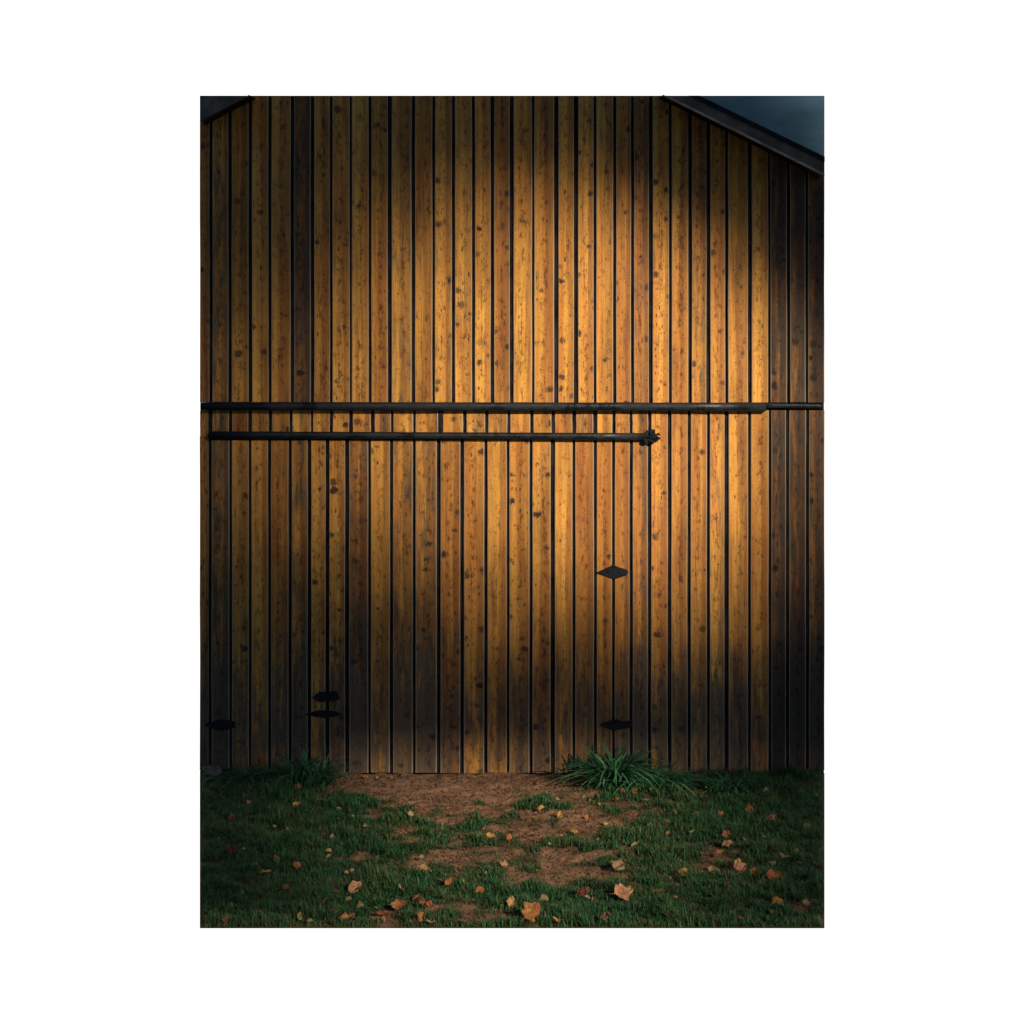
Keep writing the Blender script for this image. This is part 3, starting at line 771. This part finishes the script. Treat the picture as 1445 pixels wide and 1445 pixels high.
for i, l in enumerate(LV):
    px, py, lp, colr, kind, label = l[:6]
    r = random.Random(100 + i)
    p = G(px, py); k = (CAM_D + p.y) / CAM_D
    L = lp / PX * k * (.9 if lp > 15 else 1.06)
    col = PAL[colr]; q = r.uniform(.85, 1.12); col = tuple(min(.85, c * q) for c in col)
    me = leaf_mesh(L, kind, 100 + i, col); me.name = 'fallen_leaf'
    o = link('fallen_leaf', me, LEAFM)
    turn = R(l[6]) if len(l) > 6 else R(r.uniform(-25, 25) + (180 if r.random() < .4 else 0))
    up = abs(math.sin(turn))
    tilt = R(r.uniform(38, 68) if kind != 'thin' else r.uniform(25, 60)) 
    if label.startswith('star'): tilt = R(22)
    # lie in the leaf plane, turned by «turn», then stand partly up so that its face leans back
    M = Matrix.Rotation(tilt, 4, 'X') @ Matrix.Rotation(turn, 4, 'Z')
    M = Matrix.Rotation(R(r.uniform(-12, 12)), 4, 'Z') @ M
    zz = [(M @ v.co).z for v in me.vertices]
    yy = [(M @ v.co).y for v in me.vertices]
    gz = float(zg(np.array(p.x), np.array(p.y)))
    lift = .035 if float(bare(np.array(p.x), np.array(p.y))) < .35 else .0
    # the listed pixel is the leaf's centre: move towards the camera by what its height hides
    zc = (max(zz) - min(zz)) / 2 + gz + lift
    back = zc * (CAM_D + p.y) / CAM_H
    yc = max(Y_FRONT + .02 - min(yy), p.y - back * .9)
    k2 = (CAM_D + yc) / CAM_D
    o.matrix_world = Matrix.Translation((XW(px) * k2, yc, gz + lift - min(zz) - .006)) @ M
    tag(o, label, 'leaf', 'autumn leaves scattered on the grass')
    if lp >= 19 and kind != 'thin':
        a = me.vertices[4].co
        bm = bmesh.new()
        bm_tube(bm, [a + Vector((.02 * L, 0, 0)), a + Vector((-.12 * L, .02 * L, .02 * L)), a + Vector((-.28 * L, .06 * L, .0))], [.018 * L, .014 * L, .012 * L], 6)
        from_bm('stalk', bm, STEMM, o, True)

# ------------------------------------------------------------------ unseen leaf gobo added behind the photographer to shape the sunlight
wx = [282, 370, 450, 525, 600, 680, 750, 830, 900, 980, 1050, 1085, 1163]
wy = [40, 100, 150, 200, 260, 320, 400, 500, 600, 700, 780, 850, 920, 980, 1040, 1092]
WT = [
 [.01,.01,.01,.02,.03,.04,.05,.10,.20,.35,.45,.45,.45],
 [.01,.01,.01,.02,.03,.05,.07,.10,.12,.20,.28,.28,.28],
 [.01,.01,.015,.02,.04,.07,.10,.15,.20,.25,.25,.25,.25],
 [.01,.02,.035,.055,.10,.16,.21,.32,.38,.42,.35,.25,.25],
 [.02,.04,.08,.14,.24,.38,.46,.62,.70,.68,.6,.45,.3],
 [.06,.11,.20,.32,.46,.60,.68,.80,.86,.84,.75,.60,.40],
 [.19,.27,.38,.50,.68,.84,.90,.96,.98,.97,.90,.80,.55],
 [.32,.42,.56,.66,.82,.95,.99, 1., 1., 1., .97,.9,.70],
 [.38,.47,.58,.66,.80,.92,.98, 1., 1., 1., .97,.9,.70],
 [.32,.40,.47,.52,.64,.78,.88, 1., 1., 1., .92,.8,.55],
 [.18,.25,.30,.36,.46,.58,.70,.84,.92,.86,.72,.6,.38],
 [.05,.08,.12,.17,.26,.38,.45,.58,.68,.62,.48,.4,.22],
 [.02,.04,.06,.09,.15,.21,.25,.31,.38,.36,.26,.20,.10],
 [.01,.02,.03,.05,.08,.10,.11,.14,.18,.17,.12,.08,.04],
 [.01,.01,.03,.07,.11,.12,.12,.12,.12,.10,.06,.04,.02],
 [.05,.09,.15,.19,.20,.20,.20,.24,.25,.18,.11,.07,.04]]
gx_ = [282, 360, 450, 520, 600, 700, 800, 900, 1000, 1080, 1163]
gy_ = [1092, 1110, 1150, 1200, 1250, 1310]
GT = [
 [.07,.14,.30,.65,.92,.97,.92,.72,.50,.22,.09],
 [.08,.20,.42,.78,.97,.98,.96,.80,.58,.32,.12],
 [.09,.24,.48,.78,.94,.97,.94,.80,.60,.36,.13],
 [.08,.25,.52,.76,.92,.96,.92,.82,.60,.36,.12],
 [.06,.22,.50,.74,.90,.94,.90,.78,.54,.30,.10],
 [.05,.16,.42,.64,.80,.84,.78,.66,.42,.22,.07]]
def transmit(xp, zp):
    "wanted share of sunlight for the ray that crosses the barn-front plane at (xp, zp)"
    px = 722.5 + xp * PX; py = 340 + (CAM_H - zp) * PX
    tw = bilerp(wx, wy, WT, px, py)
    ev = py - (180 + .58 * (px - 851))
    q = np.clip((ev - 28) / 120, 0, 1) ** 1.5
    q = np.where((ev < -150) & (px > 1040), 1.0, q)
    tw = np.minimum(tw, 1) ** 1.4 * np.where((ev < -150) & (px > 1040), 1, np.clip((py - 115) / 190, .2, 1) ** .8) * np.maximum(q, .012) * np.clip(.62 + (px - 300) / 600, .62, 1)
    s = np.maximum(-zp, 1e-6) * math.cos(AZ) / math.tan(EL)
    k = np.clip((CAM_D - s) / CAM_D, .4, 1)
    tg = .86 * bilerp(gx_, gy_, GT, 722.5 + (xp + s * math.tan(AZ)) / k * PX, 340 + 750 / k)
    return np.where(zp > 0, tw, tg)
GOBO_D = 46.0
N = 400000
q1 = np.arange(N)
xp = -5.6 + 9.2 * ((.5 + q1 * .7548776662466927) % 1); zp = -2.6 + 10.2 * ((.5 + q1 * .5698402909980532) % 1)
T = np.clip(transmit(xp, zp), .015, .999)
lsize = .095
area = 9.2 * 10.2
lam = -np.log(T) / (lsize * lsize * .53) * area / N      # leaves per sample
keep = rng.random(N) < lam
xp, zp = xp[keep], zp[keep]; n = len(xp)
print('tree leaves', n, 'max lam', lam.max())
depth = GOBO_D / math.cos(EL) + rng.uniform(-2.2, 2.2, n)
cen = np.stack([xp, np.zeros(n), zp], -1) + depth[:, None] * np.array(TO_SUN)[None]
ax = rng.normal(size=(n, 3)) * .45 + np.array(TO_SUN); ax /= np.linalg.norm(ax, axis=1)[:, None]
u = np.cross(ax, rng.normal(size=(n, 3))); u /= np.linalg.norm(u, axis=1)[:, None]; w = np.cross(ax, u)
prof = [(-.5, 0), (-.2, .36), (.2, .36), (.5, 0), (.2, -.36), (-.2, -.36)]
Vt = np.stack([cen + u * (a * lsize * 1.15) + w * (b * lsize * 1.15) for a, b in prof], 1).reshape(-1, 3)
me = bpy.data.meshes.new('gobo_crown'); me.from_pydata(Vt.tolist(), [], (np.arange(n * 6).reshape(n, 6)).tolist()); me.update()
ca = me.color_attributes.new('tint', 'FLOAT_COLOR', 'POINT')
tt = np.array([.05, .075, .02]) * rng.uniform(.6, 1.4, (n, 1)); tt = np.repeat(np.concatenate([tt, np.ones((n, 1))], 1), 6, 0)
ca.data.foreach_set('color', tt.astype('f').ravel())
cc = cen.mean(0)
sun_gobo = tag(empty('sun_gobo', (0, 0, 0)), 'unseen leafy light screen added behind the camera, thin in the middle to let the sun through', 'sun_gobo')
link('gobo_crown', me, simple('gobo_leaves', (.05, .075, .02), .7, .2), sun_gobo)
bm = bmesh.new(); rt = random.Random(3)
at = lambda a, h, dd: Vector((a, 0, h)) + TO_SUN * dd
D0 = GOBO_D / math.cos(EL)
top = at(3.9, 6.9, D0); foot = Vector((top.x, top.y, -.3))
pts = [foot, foot.lerp(top, .3) + Vector((.12, 0, 0)), foot.lerp(top, .6) + Vector((-.05, .1, 0)), top]
bm_tube(bm, pts, [.42, .34, .26, .14], 12)
bm_tube(bm, [top, at(1.5, 7.7, D0 + .6), at(-1.5, 7.9, D0 - .4), at(-4.2, 7.7, D0)], [.14, .10, .07, .03], 8)
bm_tube(bm, [at(-4.2, 7.7, D0), at(-5.1, 5.5, D0 + .4), at(-5.2, 2.5, D0)], [.05, .04, .02], 8)
bm_tube(bm, [foot.lerp(top, .78), at(4.6, 3.0, D0 + 1), at(4.4, 5.0, D0 + 1.6)], [.1, .06, .03], 8)
from_bm('gobo_trunk', bm, simple('bark', (.09, .07, .05), .9, .1, .4, 6), sun_gobo, True)

# ------------------------------------------------------------------ light, world, camera
sun = bpy.data.lights.new('sun', 'SUN'); sun.energy = 5.0; sun.angle = R(.95); sun.color = (1, .94, .86)
so = bpy.data.objects.new('sun', sun); COL.objects.link(so)
so.rotation_euler = TO_SUN.to_track_quat('Z', 'Y').to_euler()
so.location = TO_SUN * 30
world = bpy.data.worlds.new('World'); S.world = world; world.use_nodes = True
nt = world.node_tree; bg = nt.nodes['Background']
sk = nt.nodes.new('ShaderNodeTexSky'); sk.sky_type = 'NISHITA'; sk.sun_disc = False
sk.sun_elevation = EL; sk.ozone_density = 6; sk.dust_density = .3
sk.sun_rotation = math.atan2(TO_SUN.x, TO_SUN.y)
tnt = nt.nodes.new('ShaderNodeMix'); tnt.data_type = 'RGBA'; tnt.blend_type = 'MULTIPLY'; tnt.inputs[0].default_value = 1
tnt.inputs[7].default_value = (.70, .86, 1.10, 1)          # blue hour: cooler than the clear-day model
nt.links.new(sk.outputs[0], tnt.inputs[6]); nt.links.new(tnt.outputs[2], bg.inputs['Color']); bg.inputs['Strength'].default_value = .038

cam = bpy.data.cameras.new('camera'); co = bpy.data.objects.new('camera', cam); COL.objects.link(co)
co.location = (0, -CAM_D, CAM_H); co.rotation_euler = (R(90), 0, 0)
wid = 1445 / PX
cam.sensor_width = 36; cam.lens = 36 * CAM_D / wid
cam.shift_y = -(722.5 - 340) / 1445
cam.clip_end = 500
S.camera = co
S.render.engine = 'CYCLES'
S.cycles.use_denoising = True
S.cycles.max_bounces = 5
S.view_settings.view_transform = 'Standard'; S.view_settings.look = 'None'; S.view_settings.exposure = 0
